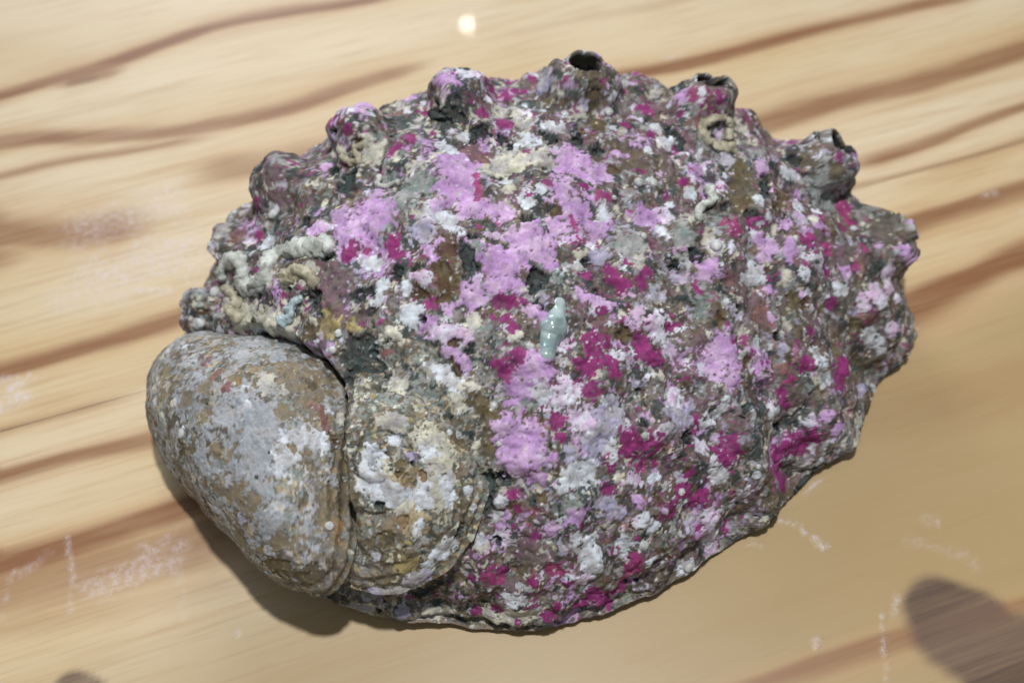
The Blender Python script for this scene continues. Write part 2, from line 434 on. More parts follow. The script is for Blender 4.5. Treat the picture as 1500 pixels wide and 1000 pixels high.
def paint(P, N, base_col, blobs, seed, Pl=None, Nl=None, rag=1.0, soft=0.10, grow=1.0):
    """lay crusts of growth on the surface: capsules between surface points, with ragged rims.
       returns colour and thickness"""
    col = base_col.copy(); lift = np.zeros(len(P))
    n1 = noise(P, 0.20, seed); n2 = noise(P, 0.075, seed+1); n3 = noise(P, 0.035, seed+2); n4 = noise(P, 0.11, seed+3)
    vary = noise(P, 0.17, seed+9)
    tint = 1+0.12*noise(P, 0.3, seed+4)+0.09*n3+0.07*n2
    cd_, cr_ = cells(P, 0.05, seed+5)
    Pl = P if Pl is None else Pl; Nl = N if Nl is None else Nl
    for bi, b in enumerate(blobs):
        c = b[0]; r = b[-1]*PX*(1+(grow-1)*SPREAD.get(c, .7))
        q = b[1:-1]; pts = [(q[i], q[i+1]) for i in range(0, len(q), 2)]
        W3 = locate(Pl, Nl, pts)
        if len(W3) == 1: d = ((P-W3[0])**2).sum(1)
        else:
            d = np.full(len(P), 1e9)
            for a, e in zip(W3[:-1], W3[1:]):
                ab = e-a; t = np.clip(((P-a)@ab)/max(ab@ab, 1e-9), 0, 1)
                d = np.minimum(d, ((P-a-t[:, None]*ab)**2).sum(1))
        m = np.where(d < (2.2*r+0.05)**2)[0]
        if not len(m): continue
        k = (bi*0.618) % 1*2-1; hole = 0.80 if c in 'MR' else 0.90
        f = 1-np.sqrt(d[m])/r+rag*((0.42+0.12*k)*n1[m]+0.36*n4[m]*(1 if k > 0 else -1)+0.34*n2[m]+0.20*n3[m])
        f = f-0.5*(cr_[m, 1] > hole)*(cd_[m] < 0.45)                   # pin holes in the crust
        a = sstep(0, soft, f)[:, None]*0.96
        v = (tint[m]*(1+0.10*k))[:, None]
        pc = PAL[c]+(PAL[NEAR[c]]-PAL[c])*(np.clip(0.35+0.9*vary[m]+0.3*k, 0, 0.8))[:, None]
        col[m] = col[m]*(1-a)+np.clip(pc*v, 0, 1)*a
        l = sstep(-0.05, 0.45, f); lift[m] = lift[m]*(1-l)+LIFT[c]*l
    return col, lift

def mottle(P, seed, weights, wn, sizes=(0.30, 0.13, 0.06), warp=0.06, mix=(1, .58, .30)):
    """grains of differently coloured growth; weights: {palette: (base, change with noise wn)}"""
    Q = P+warp*np.stack([noise(P, 0.14, seed+i) for i in range(3)], 1)
    keys = list(weights); W = np.stack([np.clip(weights[k][0]+weights[k][1]*wn, 0.01, None) for k in keys], 1)
    W = np.cumsum(W/W.sum(1, keepdims=True), 1); pal = np.stack([PAL[k] for k in keys]); out = 0
    for lv, sz in enumerate(sizes):             # big grains, smaller grains over some of them, grit over those
        d, r = cells(Q, sz, seed+7)
        i = np.minimum((W < r[:, :1]).sum(1), len(keys)-1)
        c = pal[i]*(0.75+0.50*r[:, 1:2])
        out = c if lv == 0 else out+(c-out)*np.where(r[:, 3:4] < mix[lv], 0.86, 0.12)
    return out

# pores: (pixel of the foot, extra axis, foot radius, top radius, height, opening radius, opening depth)
PORES = [((1288,352), (0.7,0,.1), .74, .46, .62, .16, .3), ((1182,236), (0.65,-.3,.3), .72, .42, .62, .30, .7), ((1016,158), (0.22,-.35,.4), .70, .42, .56, .26, .6),
         ((850,130), (0.02,-.28,.35), .68, .46, .58, .29, .95), ((681,145), (0,-.2,.3), .60, .34, .56, .05, .12), ((527,196), (-.1,-.1,.1), .54, .32, .46, .0, 0),
         ((414,272), (-.1,0,.1), .50, .26, .42, .0, 0), ((338,360), (-.3,0,0), .42, .24, .42, .0, 0), ((303,455), (-.3,0,0), .40, .22, .34, .0, 0)]
NB = 820
rho, th = disk_grid(NB); rho = rho.ravel(); th = th.ravel()
P = body_base(rho, th, BR); N = grid_normals(P, NB)
P0 = P.copy()
rim = sstep(0.93, 1.0, rho)
pore_frames = []
for (px, ax, rb, rt, h, ro, dep) in PORES:
    B = locate(P0, N, [px])[0]; j = np.argmin(((P0-B)**2).sum(1))
    a = N[j]+np.array(ax, float); a = a/np.linalg.norm(a)
    q = P0-B; al = q@a; d = np.sqrt(np.maximum((q*q).sum(1)-al*al, 0)); near = np.abs(al) < 1.3
    dn = d*(1+0.14*noise(P0, 0.35, 31))
    up = h*(1-sstep(rt*0.85, rb*1.15, dn))*near
    dip = np.zeros(len(P))
    if ro > 0: dip = dep*(1-sstep(ro*0.72, ro*1.02, dn))*near
    P = P+(up-dip)[:, None]*a
    pore_frames.append((B, a, h, ro, dep))
# broad relief: ribs that run down from the pores, swellings, growth lines near the front edge
rx, ry = P0[:, 0]-BC[0], P0[:, 1]-BC[1]
right = sstep(0.5, 4.0, P0[:, 0]+0.5*P0[:, 1])
ribs = np.sin(th*17+1.5*noise(P0, 2.2, 3)+rho*3.0)*sstep(0.35, 0.7, rho)
front = sstep(0.80, 0.9, rho)*(ry < 0)*(1-sstep(1.0, 3.5, P0[:, 0]))
lines = np.sin(rho*72+2.0*noise(P0, 1.2, 5))
lump = 0.14*noise(P0, 0.95, 1)+0.11*noise(P0, 0.42, 2)
hi = 0.046*noise(P0, 0.2, 4)+0.020*noise(P0, 0.10, 6)+0.010*noise(P0, 0.05, 7)
disp = (lump+0.17*ribs*(0.35+0.65*right))*(1-0.75*rim)+hi*(1-0.5*rim)+0.045*front*lines
P = tuck(P)
N = grid_normals(P, NB)
Pm = P+disp[:, None]*N; Nm = grid_normals(Pm, NB)

BLOBS = """
C 345 470 420 472 20|C 330 445 12|T 620 270 25|T 590 282 18|E 660 168 22|E 550 175 14|T 1215 270 30|T 1210 300 18|T 920 350 20|T 1000 345 15|T 1030 450 14|T 1000 385 12|T 700 360 12|T 720 435 12
X 1290 340 26|X 1330 400 18|X 1300 330 20|O 1330 345 14|O 1180 235 16|O 1225 250 12|X 1240 440 25|X 1160 560 20
S 520 890 640 900 12|V 590 895 8|J 560 900 10|U 460 400 22|U 492 412 24|U 360 440 12|U 400 255 18|U 410 290 16|U 770 810 20|U 825 178 12|U 1230 370 20|U 1205 345 14|U 960 110 8
O 860 105 870 140 15|O 872 155 875 190 10|O 915 215 930 240 16|O 1080 245 1086 300 18|O 1165 440 15|O 1145 450 10|O 1250 480 14|O 1060 455 13|O 730 610 720 660 15|O 700 590 14|O 1130 740 1170 715 14|O 1210 690 1170 725 8
K 1120 460 16|K 1070 410 13|K 348 345 13|K 690 220 702 232 14|K 565 520 8|K 1150 540 10|K 880 470 10
E 520 515 540 552 24|E 515 500 12|E 545 575 14|E 530 600 9|E 640 860 600 875 6|E 715 700 712 745 9
D 705 190 13|D 690 202 8|D 735 200 9|D 500 268 511 255 15|D 490 250 8|D 575 195 8|D 800 195 815 205 12|D 845 205 9|D 875 220 9|D 985 190 995 215 8|D 750 215 10|D 1122 258 1126 282 10|D 1105 315 11|D 1060 300 8
D 447 326 456 331 9|D 440 340 8|D 480 375 9|D 520 430 12|D 545 425 10|D 675 360 690 390 9|D 690 340 9|D 612 388 10|D 585 400 9|D 770 322 10|D 787 365 7|D 783 402 786 416 13|D 860 383 7|D 870 425 8|D 785 450 10|D 985 390 9|D 850 362 8
D 1025 375 12|D 1085 450 9|D 1138 490 8|D 1138 625 8|D 685 510 9|D 945 620 7|D 740 700 10|D 730 790 7|D 1010 640 9|D 1095 600 10|D 490 195 7|D 640 160 9|D 1160 235 10
C 545 230 530 215 15|C 620 235 12|C 505 225 9|C 720 250 748 240 15|C 765 230 790 225 14|C 800 240 10|C 760 175 12|C 1168 205 18|C 345 462 372 474 22|C 330 440 15|C 410 460 14|C 350 400 14|C 575 490 14|C 425 405 450 400 12|C 758 490 10|C 870 545 8|C 945 530 7|C 735 230 16|C 560 210 9|C 600 245 10
C 705 800 9|C 1120 765 6|C 1168 600 8|C 640 225 10|C 850 365 9|C 690 465 9|C 745 270 9
Y 480 470 18|Y 520 480 10|O 455 485 13|Y 560 600 14|Y 540 580 8
S 320 340 18|S 780 900 722 902 17|S 730 245 10|S 1190 320 10|S 640 540 14|S 770 180 10
V 800 125 840 145 14|V 855 155 8|V 1060 235 11|V 620 335 16|V 880 378 12|V 960 430 11|V 870 650 890 612 18|V 862 680 14|V 905 600 8|V 1000 605 20|V 980 622 12|V 840 665 10|V 890 740 14|V 1085 730 1075 737 9|V 1265 565 11|V 560 330 8|V 1145 510 8|V 910 755 9|V 1000 700 8
L 665 240 680 270 24|L 660 282 18|L 680 305 740 310 14|L 545 310 30|L 520 330 18|L 850 240 835 230 21|L 865 255 885 255 13|L 820 280 16|L 850 308 28|L 872 330 18|L 778 350 26|L 800 380 14|L 815 330 15|L 905 225 8|L 495 320 500 345 12|L 460 335 14
L 735 385 22|L 708 380 10|L 690 430 18|L 720 418 745 415 13|L 760 352 16|L 745 395 15|L 940 310 950 320 15|L 770 455 12|L 790 465 8|L 870 440 882 447 10|L 850 425 7|L 1040 395 15|L 1125 365 15|L 1160 365 14|L 1112 345 9|L 1150 328 11|L 1060 510 22|L 1045 540 15|L 1130 425 8|L 1130 460 7|L 1175 430 7
L 625 475 15|L 655 447 10|L 662 515 676 530 12|L 790 545 760 565 21|L 775 540 16|L 760 640 770 660 26|L 742 662 13|L 755 690 14|L 785 695 11|L 735 630 9|L 1075 562 13|L 850 755 12|L 810 780 9|L 935 735 8|L 1028 785 7|L 1210 605 10|L 1226 626 10|L 1115 240 11|L 997 140 13|L 655 112 17|L 525 152 20|L 1335 385 1320 365 9|L 480 240 9|L 640 300 9|L 890 165 7
P 690 108 18|P 925 170 936 172 6|P 935 460 12|P 965 475 18|P 982 512 12|P 825 580 20|P 850 610 18|P 1300 400 1306 425 9|P 1280 425 1290 440 10|P 1268 445 12|P 1320 440 8|P 1310 480 10|P 1185 620 9|P 860 845 13|P 1045 760 1045 800 12|P 930 700 12|P 1045 680 8|P 960 640 10|P 990 580 12|P 610 405 625 400 9|P 655 487 675 490 14|P 1075 360 8|P 1050 190 8|P 720 345 8|P 935 760 9
M 737 180 12|M 742 137 12|M 705 162 9|M 757 130 8|M 600 200 10|M 585 213 575 222 9|M 512 187 10|M 630 195 5|M 945 160 12|M 955 196 9|M 780 113 8|M 762 130 9|M 745 180 9|M 855 270 8|M 805 265 8|M 773 287 6|M 998 262 8|M 980 285 8|M 1057 145 10|M 993 165 8|M 1157 185 10|M 1175 195 6|M 1228 225 7|M 1012 245 6|M 1240 305 13
M 577 350 12|M 585 372 575 362 10|M 512 370 12|M 630 447 12|M 725 448 746 445 10|M 740 462 8|M 737 545 14|M 900 405 911 415 13|M 890 395 8|M 920 385 7|M 945 400 940 415 8|M 860 400 10|M 865 500 870 525 16|M 890 500 12|M 860 537 17|M 935 500 945 515 12|M 765 440 9|M 750 480 11|M 755 520 11|M 880 455 8|M 962 530 11|M 965 512 7|M 1212 395 8|M 1190 490 9|M 1222 445 10|M 1186 535 13|M 1236 530 1230 555 13
M 815 615 12|M 825 640 8|M 870 570 13|M 895 525 905 545 9|M 925 650 945 655 18|M 895 685 10|M 890 715 9|M 745 725 12|M 1070 655 20|M 1066 677 12|M 1145 575 1150 592 9|M 1172 650 1142 662 18|M 1140 690 1146 705 14|M 1192 645 13|M 1005 715 14|M 1015 737 12|M 1030 722 12|M 1010 692 8|M 990 740 9|M 780 853 7|M 830 860 8|M 870 870 892 880 14|M 850 890 12|M 800 905 9|M 818 892 7|M 757 912 6|M 905 805 8|M 910 860 12|M 855 775 8|M 785 785 7|M 695 895 9|M 730 892 10|M 610 440 6|M 560 468 5|M 1100 330 6
R 1020 140 14|R 697 255 698 288 6|R 885 288 877 285 10|R 835 320 850 350 3.5|R 1072 328 16|R 1240 335 13|R 1235 312 1246 322 12|R 1270 360 11|R 1215 365 10|R 1250 390 8|R 940 682 13|R 755 747 8|R 1160 555 9|R 815 835 13|R 928 835 936 825 12|R 735 850 718 850 9|R 380 345 12|R 540 368 6|R 620 445 6|R 1190 345 8|R 960 680 8
W 648 213 666 220 10|W 675 198 9|W 650 312 671 340 9|W 898 142 10|W 888 162 5|W 897 185 5|W 976 207 10|W 953 217 7|W 962 185 9|W 938 265 6|W 957 265 6|W 805 180 816 185 9|W 770 205 14|W 1010 285 10|W 983 205 7|W 1150 250 1162 256 8|W 1175 300 13|W 1110 290 9|W 1127 315 6|W 400 310 9|W 395 355 14|W 295 473 9|W 315 425 8|W 320 485 6|W 375 485 386 485 6
W 545 387 12|W 605 450 600 466 13|W 595 420 9|W 560 415 555 440 8|W 650 540 660 556 13|W 775 300 10|W 850 392 7|W 885 312 13|W 1050 360 9|W 1100 393 11|W 1112 405 1096 410 10|W 1178 400 9|W 1235 423 12|W 1195 515 1206 530 10|W 1110 505 11|W 1185 430 7|W 1188 450 6|W 1305 460 9|W 1275 490 1290 515 12|W 1250 330 5|W 790 570 802 580 10|W 895 650 900 672 6|W 840 700 852 690 19|W 830 716 10|W 735 737 10
W 1050 600 1040 615 11|W 1060 590 8|W 947 640 5|W 1052 690 1056 702 11|W 960 700 9|W 1001 720 4|W 1135 610 9|W 1110 700 6|W 1205 676 7|W 860 800 870 830 16|W 848 790 10|W 762 875 745 880 13|W 915 800 13|W 945 800 8|W 945 765 956 770 12|W 955 825 8|W 1000 835 1012 835 11|W 1060 745 5|W 705 790 7|W 730 755 8|W 670 640 5|W 735 570 6|W 655 470 6|W 980 300 6|W 740 265 8|W 508 160 6|W 1030 130 5|W 855 90 6|W 1205 190 5
B 650 390 655 420 16|B 660 350 650 372 12|B 615 428 10|B 650 440 10|B 808 304 10|B 915 490 13|B 1147 280 1140 302 11|B 1125 395 8|B 1055 468 10|B 665 505 8|B 660 530 670 545 5|B 795 730 8|B 1185 445 8|B 520 210 9|B 895 250 9|B 1095 530 8|B 370 470 5|B 295 455 9
D 1205 700 1180 720 6|D 805 304 6|D 620 465 5|D 425 424 4
D 455 436 15"""
def parse(txt):
    out = []
    for t in txt.replace('\n', '|').split('|'):
        t = t.split()
        if t: out.append([t[0]]+[float(x) for x in t[1:]])
    return out
print('paint body')
wn = noise(Pm, 1.6, 40)+0.5*noise(Pm, 0.6, 41)
base = mottle(Pm, 50, dict(X=(1.3, .3), G=(1.3, .3), U=(.8, .5), S=(.55, -.5), T=(.6, -.5), C=(.25, -.3), D=(.40, .2), O=(.7, .4),
                           W=(.10, -.1), M=(.06, .05), L=(.10, -.1), K=(.20, .2), V=(.18, -.1), B=(.30, .3)), wn)
# bare, dirty shell shows along the edge and on the last growth at the right
bare = np.clip(sstep(0.88, 0.985, rho+0.035*noise(Pm, 0.5, 60))*(0.35+0.65*sstep(0, 5, P0[:, 0])) + 0.45*sstep(4.2, 6.5, P0[:, 0]), 0, 0.85)
edge_col = mottle(Pm, 70, dict(O=(1, 0), X=(.8, .3), G=(1, 0), B=(.4, 0), U=(.3, 0), T=(.2, 0), J=(.2, .1)), wn)
base = base*(1-bare[:, None])+edge_col*bare[:, None]
# the newest growth, at the right, is streaked down its ribs
Pa = Pm*np.array([1.0, 0.42, 0.55])
strk = mottle(Pa, 55, dict(X=(1.0, .3), G=(.9, .3), U=(.7, .4), S=(.5, -.4), T=(.45, -.4), C=(.25, -.3), D=(.5, .2), O=(1.0, .4), B=(.5, .3), K=(.4, .2), W=(.22, -.2), V=(.25, -.2), M=(.12, .1)), wn)
sm = sstep(1.2, 3.6, Pm[:, 0]+0.35*Pm[:, 1]+1.2*noise(Pm, 0.5, 46))[:, None]*0.75
base = base*(1-sm)+strk*sm
# the old whorl around the spire carries only worn, olive-grey lime
WH = locate(P0[::7], grid_normals(P0, NB)[::7], [(605, 640)])[0]
dw = np.sqrt((((Pm-WH)*np.array([1.25, 0.85, 0.9]))**2).sum(1))
calm = 1-sstep(1.15, 1.95, dw+0.35*noise(Pm, 0.4, 61))
calm = np.maximum(calm, (1-sstep(0.55, 0.95, np.abs(rho-1)*5+0.25*noise(Pm, .5, 62)))*(P0[:, 0] < 0.6)*(P0[:, 1] < -2))
wcol = mottle(Pm, 75, dict(X=(1, .2), G=(.5, .2), T=(.9, -.3), O=(.7, .3), N=(.5, .2), S=(.8, -.2), C=(.4, -.2), E=(.2, 0), J=(.2, 0), W=(.15, 0)), wn, sizes=(0.2, 0.09, 0.045))
base = base*(1-calm[:, None])+wcol*calm[:, None]
# spreading crusts of every kind between the larger patches
f2, f3, f4 = noise(Pm, 0.20, 140), noise(Pm, 0.085, 141), noise(Pm, 0.04, 142)
centre = 1-sstep(2.0, 6.5, np.hypot(Pm[:, 0]-0.6, (Pm[:, 1]-0.3)*1.1))
upleft = sstep(-0.5, 3.5, Pm[:, 1]*0.8-Pm[:, 0]*0.6)
for i, (c, big, thr) in enumerate([('U', .7, .42), ('T', .55, .62-.25*upleft), ('O', .6, .62), ('E', .45, .52-.15*upleft), ('S', .5, .62-.12*upleft), ('C', .42, .78-.35*upleft),
                                   ('V', .5, .70), ('L', .75, .62-.16*centre), ('P', .45, .74-.1*centre), ('M', .5, .66), ('R', .3, .86), ('W', .42, .72), ('B', .4, .80), ('D', .36, .66-.10*upleft), ('L', .3, .74), ('M', .22, .80), ('D', .2, .74), ('E', .26, .62), ('W', .2, .95)]):
    f = noise(Pm, big, 150+i)+(.42*f2 if i % 2 else -.42*f2)+(.34*f3 if i % 3 else -.34*f3)+.22*f4-thr
    if c in 'LPMRWVU': f = f-1.2*np.clip(bare-0.25, 0, 1)-0.8*calm
    a = sstep(0, 0.08, f)[:, None]*0.92
    base = base*(1-a)+np.clip((PAL[c]+(PAL[NEAR[c]]-PAL[c])*np.clip(.3+.8*(f3-f2)[:, None], 0, .8)), 0, 1)*a
base *= np.clip(1+0.22*noise(Pm, 0.42, 47)+0.24*noise(Pm, 0.17, 48)+0.20*noise(Pm, 0.08, 45), 0.3, 1.7)[:, None]
step = 3                                        # positions are looked up on a thinned copy of the surface
sub = (np.arange(NB)[:, None]*NB+np.arange(NB)[None, :])[::step, ::step].ravel()
col, lift = paint(Pm, Nm, base, parse(BLOBS), 80, Pm[sub], Nm[sub], rag=1.15, grow=1.24)
# loose grains over everything
d5, r5 = cells(Pm, 0.055, 90)
g = (r5[:, 0] > 0.91) & (d5 < 0.40)
gc = np.stack([PAL[k] for k in 'WCDDWPSGOSX'])[(r5[:, 1]*10.99).astype(int)]
col[g] = col[g]*0.25+gc[g]*0.75
dk = noise(Pm, 0.13, 95)+0.6*noise(Pm, 0.06, 96)+0.25*noise(Pm, 0.5, 97)-0.86+0.1*calm
a = sstep(0, 0.12, dk)[:, None]*0.85
col = col*(1-a)+(PAL['D']*1.25+(PAL['B']-PAL['D'])*np.clip(noise(Pm, 0.8, 98), 0, 1)[:, None])*a
lift = lift-0.05*sstep(-0.05, 0.3, dk)
d6, r6 = cells(Pm, 0.10, 92)
col *= (0.90+0.2*r6[:, 2])[:, None]
# tan rim line of bare lip at the lower left
lip = sstep(0.965, 0.985, rho)*(P0[:, 1] < -2.5)*(P0[:, 0] < 1.2)
col = col*(1-0.8*lip[:, None])+lin((138, 118, 104))*0.8*lip[:, None]
# inside of the open pores: dirt, with the shade of the holes painted dark
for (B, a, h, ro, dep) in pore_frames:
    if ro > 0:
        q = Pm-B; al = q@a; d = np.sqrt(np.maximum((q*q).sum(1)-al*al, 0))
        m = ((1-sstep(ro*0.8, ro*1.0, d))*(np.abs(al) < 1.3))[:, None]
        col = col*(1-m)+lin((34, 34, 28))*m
d7, _ = cells(Pm, 0.07, 93)
Pm = Pm+(lift*(1-0.6*rim)+0.012*(0.5-d7)*(1-rim))[:, None]*Nm
Pm[:, 2] = np.maximum(Pm[:, 2], 0.012)
# the lip waves a little above the wood
wave = 0.05+0.05*np.sin(th*9)+0.04*np.sin(th*23+1)
Pm[:, 2] += rim*np.clip(wave, 0, 1)*(1-sstep(0.1, 0.9, Pm[:, 2]))
CRUST = crust_material('encrusted_shell', 0.62, 0.3, 0.24)
CRUST2 = crust_material('worn_lime_shell', 0.55, 0.35, 0.20)
abalone = thing('abalone_shell', 'large abalone shell crusted with pink, magenta and white growth, row of raised pores', 'seashell')
mesh_object('body_whorl', Pm, grid_faces(NB), CRUST, abalone, col)
Nf = grid_normals(Pm, NB); sub2 = (np.arange(NB)[:, None]*NB+np.arange(NB)[None, :])[::2, ::2].ravel()
PS, NS = Pm[sub2], Nf[sub2]
# inner face of the shell, seen only from below
ri, ti = disk_grid(60); ri = ri.ravel(); ti = ti.ravel()
Pi = body_base(ri, ti, [r-0.22 for r in BR]); Pi = tuck(Pi, 1.1, 1.5, -0.35); Pi[:, 2] = np.maximum(Pi[:, 2]-0.35, 0.03)
mesh_object('inner_face', Pi, grid_faces(60), lime_material('nacre_inside', (170, 180, 180), (200, 190, 200), 0.25), abalone)

# lips of the pores
def pore_lip(B, a, h, ro, colr, seed):
    e1 = np.cross(a, [0.2, 1, 0.1]); e1 /= np.linalg.norm(e1); e2 = np.cross(a, e1)
    t = np.linspace(0, 2*np.pi, 49)[:-1]; k = 40; n = len(t)
    prof = [(1.26, -.12), (1.16, .02), (1.08, .055), (1.0, .05), (.94, -.02), (.88, -.22)]
    V = []
    for (s, up) in prof:
        w = 1+0.0*t
        V.append(B+ro*s*(np.cos(t)[:, None]*e1+np.sin(t)[:, None]*e2)+(h+up)*a)
    V = np.concatenate(V); V = V+0.022*np.stack([noise(V, 0.16, seed+i) for i in range(3)], 1)
    i, j = np.meshgrid(np.arange(len(prof)-1), np.arange(n), indexing='ij')
    p, q = (i*n+j).ravel(), (i*n+(j+1) % n).ravel()
    F = np.stack([p, q, q+n, p+n], 1)
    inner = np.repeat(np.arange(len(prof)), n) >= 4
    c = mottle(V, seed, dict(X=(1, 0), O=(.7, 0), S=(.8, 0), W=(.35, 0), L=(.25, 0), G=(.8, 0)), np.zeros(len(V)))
    c[inner] = lin((40, 40, 32))  # shade down the hole painted on the inner wall
    mesh_object('pore_rim', V, F, CRUST, abalone, c)
def seen(pts, off=0.0):
    """points on the finished shell at photograph pixels, lifted off it by off (cm)"""
    q = locate(PS, NS, pts); out = []
    for p in q:
        d = ((PS-p)**2).sum(1); m = d < 0.12
        n = NS[m].mean(0); out.append(p+n/np.linalg.norm(n)*off)
    return np.array(out)
for i, (B, a, h, ro, dep) in enumerate(pore_frames):
    if ro > 0.1: pore_lip(B, a, h, ro, None, 300+5*i)

# ---------------------------------------------------------------- spire: the small early whorls
SPC = locate(P0, grid_normals(P0, NB), [(560, 682)])[0]
SPN = np.array([-0.12, -0.40, 0.90]); SPN /= np.linalg.norm(SPN)
SE1 = np.cross([0, 1, 0], SPN); SE1 /= np.linalg.norm(SE1); SE2 = np.cross(SPN, SE1)
NS_ = 300
sr, st_ = disk_grid(NS_); sr = sr.ravel(); st_ = st_.ravel()
SR = [1.5, 1.52, 1.55, 1.56, 1.55, 1.55, 1.5, 1.45, 1.5, 1.6, 1.75, 1.85, 1.85, 1.78, 1.65, 1.55]
def spire_surface(r, t):
    rad = cr_periodic(SR, t)*r
    tt = (np.log(np.maximum(rad, 0.03)/1.9)/math.log(2.55)+t/(2*np.pi)+0.32) % 1.0
    bul = np.sin(np.pi*np.clip(tt, 0, 1))**0.55
    h = -0.28+0.66*(1-r**2.2)+0.20*np.sqrt(rad/1.5+0.02)*bul*(1-r**4)
    return SPC+rad[:, None]*(np.cos(t)[:, None]*SE1+np.sin(t)[:, None]*SE2)+h[:, None]*SPN, tt
Ps, tt = spire_surface(sr, st_)
Ps = tuck(Ps, 1.0, 1.15, 0.05)
Ns = grid_normals(Ps, NS_)
Ps = Ps+(0.035*noise(Ps, 0.35, 201)+0.022*noise(Ps, 0.14, 202)+0.010*noise(Ps, 0.06, 203)+0.011*np.sin(sr*70+2*noise(Ps, .6, 204))*sstep(.55, .8, sr))[:, None]*Ns
Ns = grid_normals(Ps, NS_)
wn_s = noise(Ps, 0.8, 205)
sb = mottle(Ps, 210, dict(N=(.6, .4), O=(.7, .3), X=(1.0, 0), T=(.9, -.3), C=(.35, -.3), Y=(.12, 0), S=(.5, -.3), G=(.7, 0), E=(.25, 0), J=(.3, 0)), wn_s, sizes=(0.2, 0.09, 0.045))
SBLOBS = """C 545 700 600 735 640 720 650 670 630 650 26|C 560 705 24|J 600 700 22|J 610 755 20|C 640 690 18|W 540 672 19|W 535 700 12|W 545 712 575 728 16|W 590 725 615 720 12|W 620 700 622 740 10|W 618 770 610 790 7|W 618 655 632 660 11|W 655 700 660 730 11|V 608 668 9|W 575 640 10|S 560 618 585 620 12
A 600 705 9|A 618 693 7|A 590 760 10|N 570 770 18|O 585 678 10|B 580 690 6|O 565 790 12|Y 590 830 16|N 560 850 14|W 645 810 660 800 14|W 630 830 11|V 600 855 620 845 11|S 560 875 590 872 12|V 545 880 10|W 552 818 7|E 555 745 7|E 610 678 5|W 690 715 9|W 697 745 6|S 640 560 14|T 600 560 14|C 640 500 10|E 680 770 670 790 6|C 700 795 8|T 660 590 18|O 680 640 16|N 680 690 10|W 660 630 4"""
scol, sl = paint(Ps, Ns, sb*(1+0.15*noise(Ps, 0.08, 206))[:, None], parse(SBLOBS), 220, rag=1.0)
dg, rg = cells(Ps, 0.05, 230); g = (rg[:, 0] > .9) & (dg < .38)
scol[g] = scol[g]*.4+np.stack([PAL[k] for k in 'WCDDNE'])[(rg[:, 1]*5.99).astype(int)][g]*.6
Ps = Ps+(1.2*sl)[:, None]*Ns
spire = mesh_object('spire', Ps, grid_faces(NS_), CRUST2, abalone, scol)
spire['label'] = 'tan and white coiled spire of the abalone'

# ---------------------------------------------------------------- lime tubes of worms, cemented to the shell
TUBE = lime_material('worm_tube_lime', (206, 212, 208), (150, 154, 144))
TUBE2 = lime_material('old_worm_tube_lime', (186, 182, 160), (140, 134, 112))
def worm(pts, r0, r1, mat, off=0.05, n=None, seed=0):
    q = smooth_path(seen(pts, off), n or len(pts)*7)
    V, F = tube_mesh(q, np.linspace(r0, r1, len(q)), 18, 0.5, seed)
    mesh_object('worm_tube', V, F, mat, abalone)
worm([(324,408),(330,388),(344,378),(356,392),(352,414),(368,420),(386,408),(392,386),(402,374),(430,366),(458,362),(486,357)], .12, .155, TUBE, .0, seed=1)
worm([(416,414),(420,402),(436,396),(452,402),(460,412)], .12, .10, TUBE2, .0, seed=2)
worm([(1062,172),(1044,176),(1030,186),(1032,202),(1046,212),(1062,216),(1076,216)], .065, .095, TUBE2, .04, seed=3)
worm([(1062,174),(1066,190),(1064,206)], .07, .06, TUBE2, .07, seed=4)
worm([(1036,272),(1042,284),(1040,296),(1028,306),(1026,322)], .085, .06, TUBE, .04, seed=5)
worm([(556,258),(556,270),(568,272),(582,268)], .05, .045, TUBE, .04, seed=6)
worm([(330,425),(345,440),(338,455),(350,468)], .08, .10, TUBE2, .03, seed=7)
worm([(500,228),(515,240),(528,232),(520,222),(530,214)], .055, .05, TUBE2, .04, seed=8)
# broken tube mouth beside the smooth limpet
worm([(412,472),(424,466),(430,454),(432,442),(446,434)], .10, .05, lime_material('glossy_tube', (176, 194, 200), (150, 172, 178), 0.2), .04, seed=9)
# ---------------------------------------------------------------- blister of bare mother-of-pearl
kn = Nodes('bare_nacre'); co = kn.obj()
kn.put(kn.b.inputs['Base Color'], kn.mix(kn.ramp(kn.noise(co, 260, 3), .35, .65), lin((122, 140, 142)), lin((178, 194, 198))))
kn.b.inputs['Roughness'].default_value = 0.18; kn.b.inputs['Coat Weight'].default_value = 0.6; kn.b.inputs['Coat Roughness'].default_value = 0.05
kn.b.inputs['Thin Film Thickness'].default_value = 420; kn.b.inputs['Thin Film IOR'].default_value = 1.6
kn.bump(kn.noise(co, 330, 2), 0.6, 0.001)
q = smooth_path(seen([(822,436),(817,465),(808,492),(803,526)], -0.07), 40)
V, F = tube_mesh(q, 0.20*np.sin(np.linspace(0.25, np.pi-0.25, 40))**0.6+0.02*np.cos(np.linspace(0, 4*np.pi, 40)), 28, 0.07, 41, ring=0)
blister = mesh_object('nacre_blister', V, F, kn.m, abalone); blister['label'] = 'glossy blue-green patch of bare mother-of-pearl'
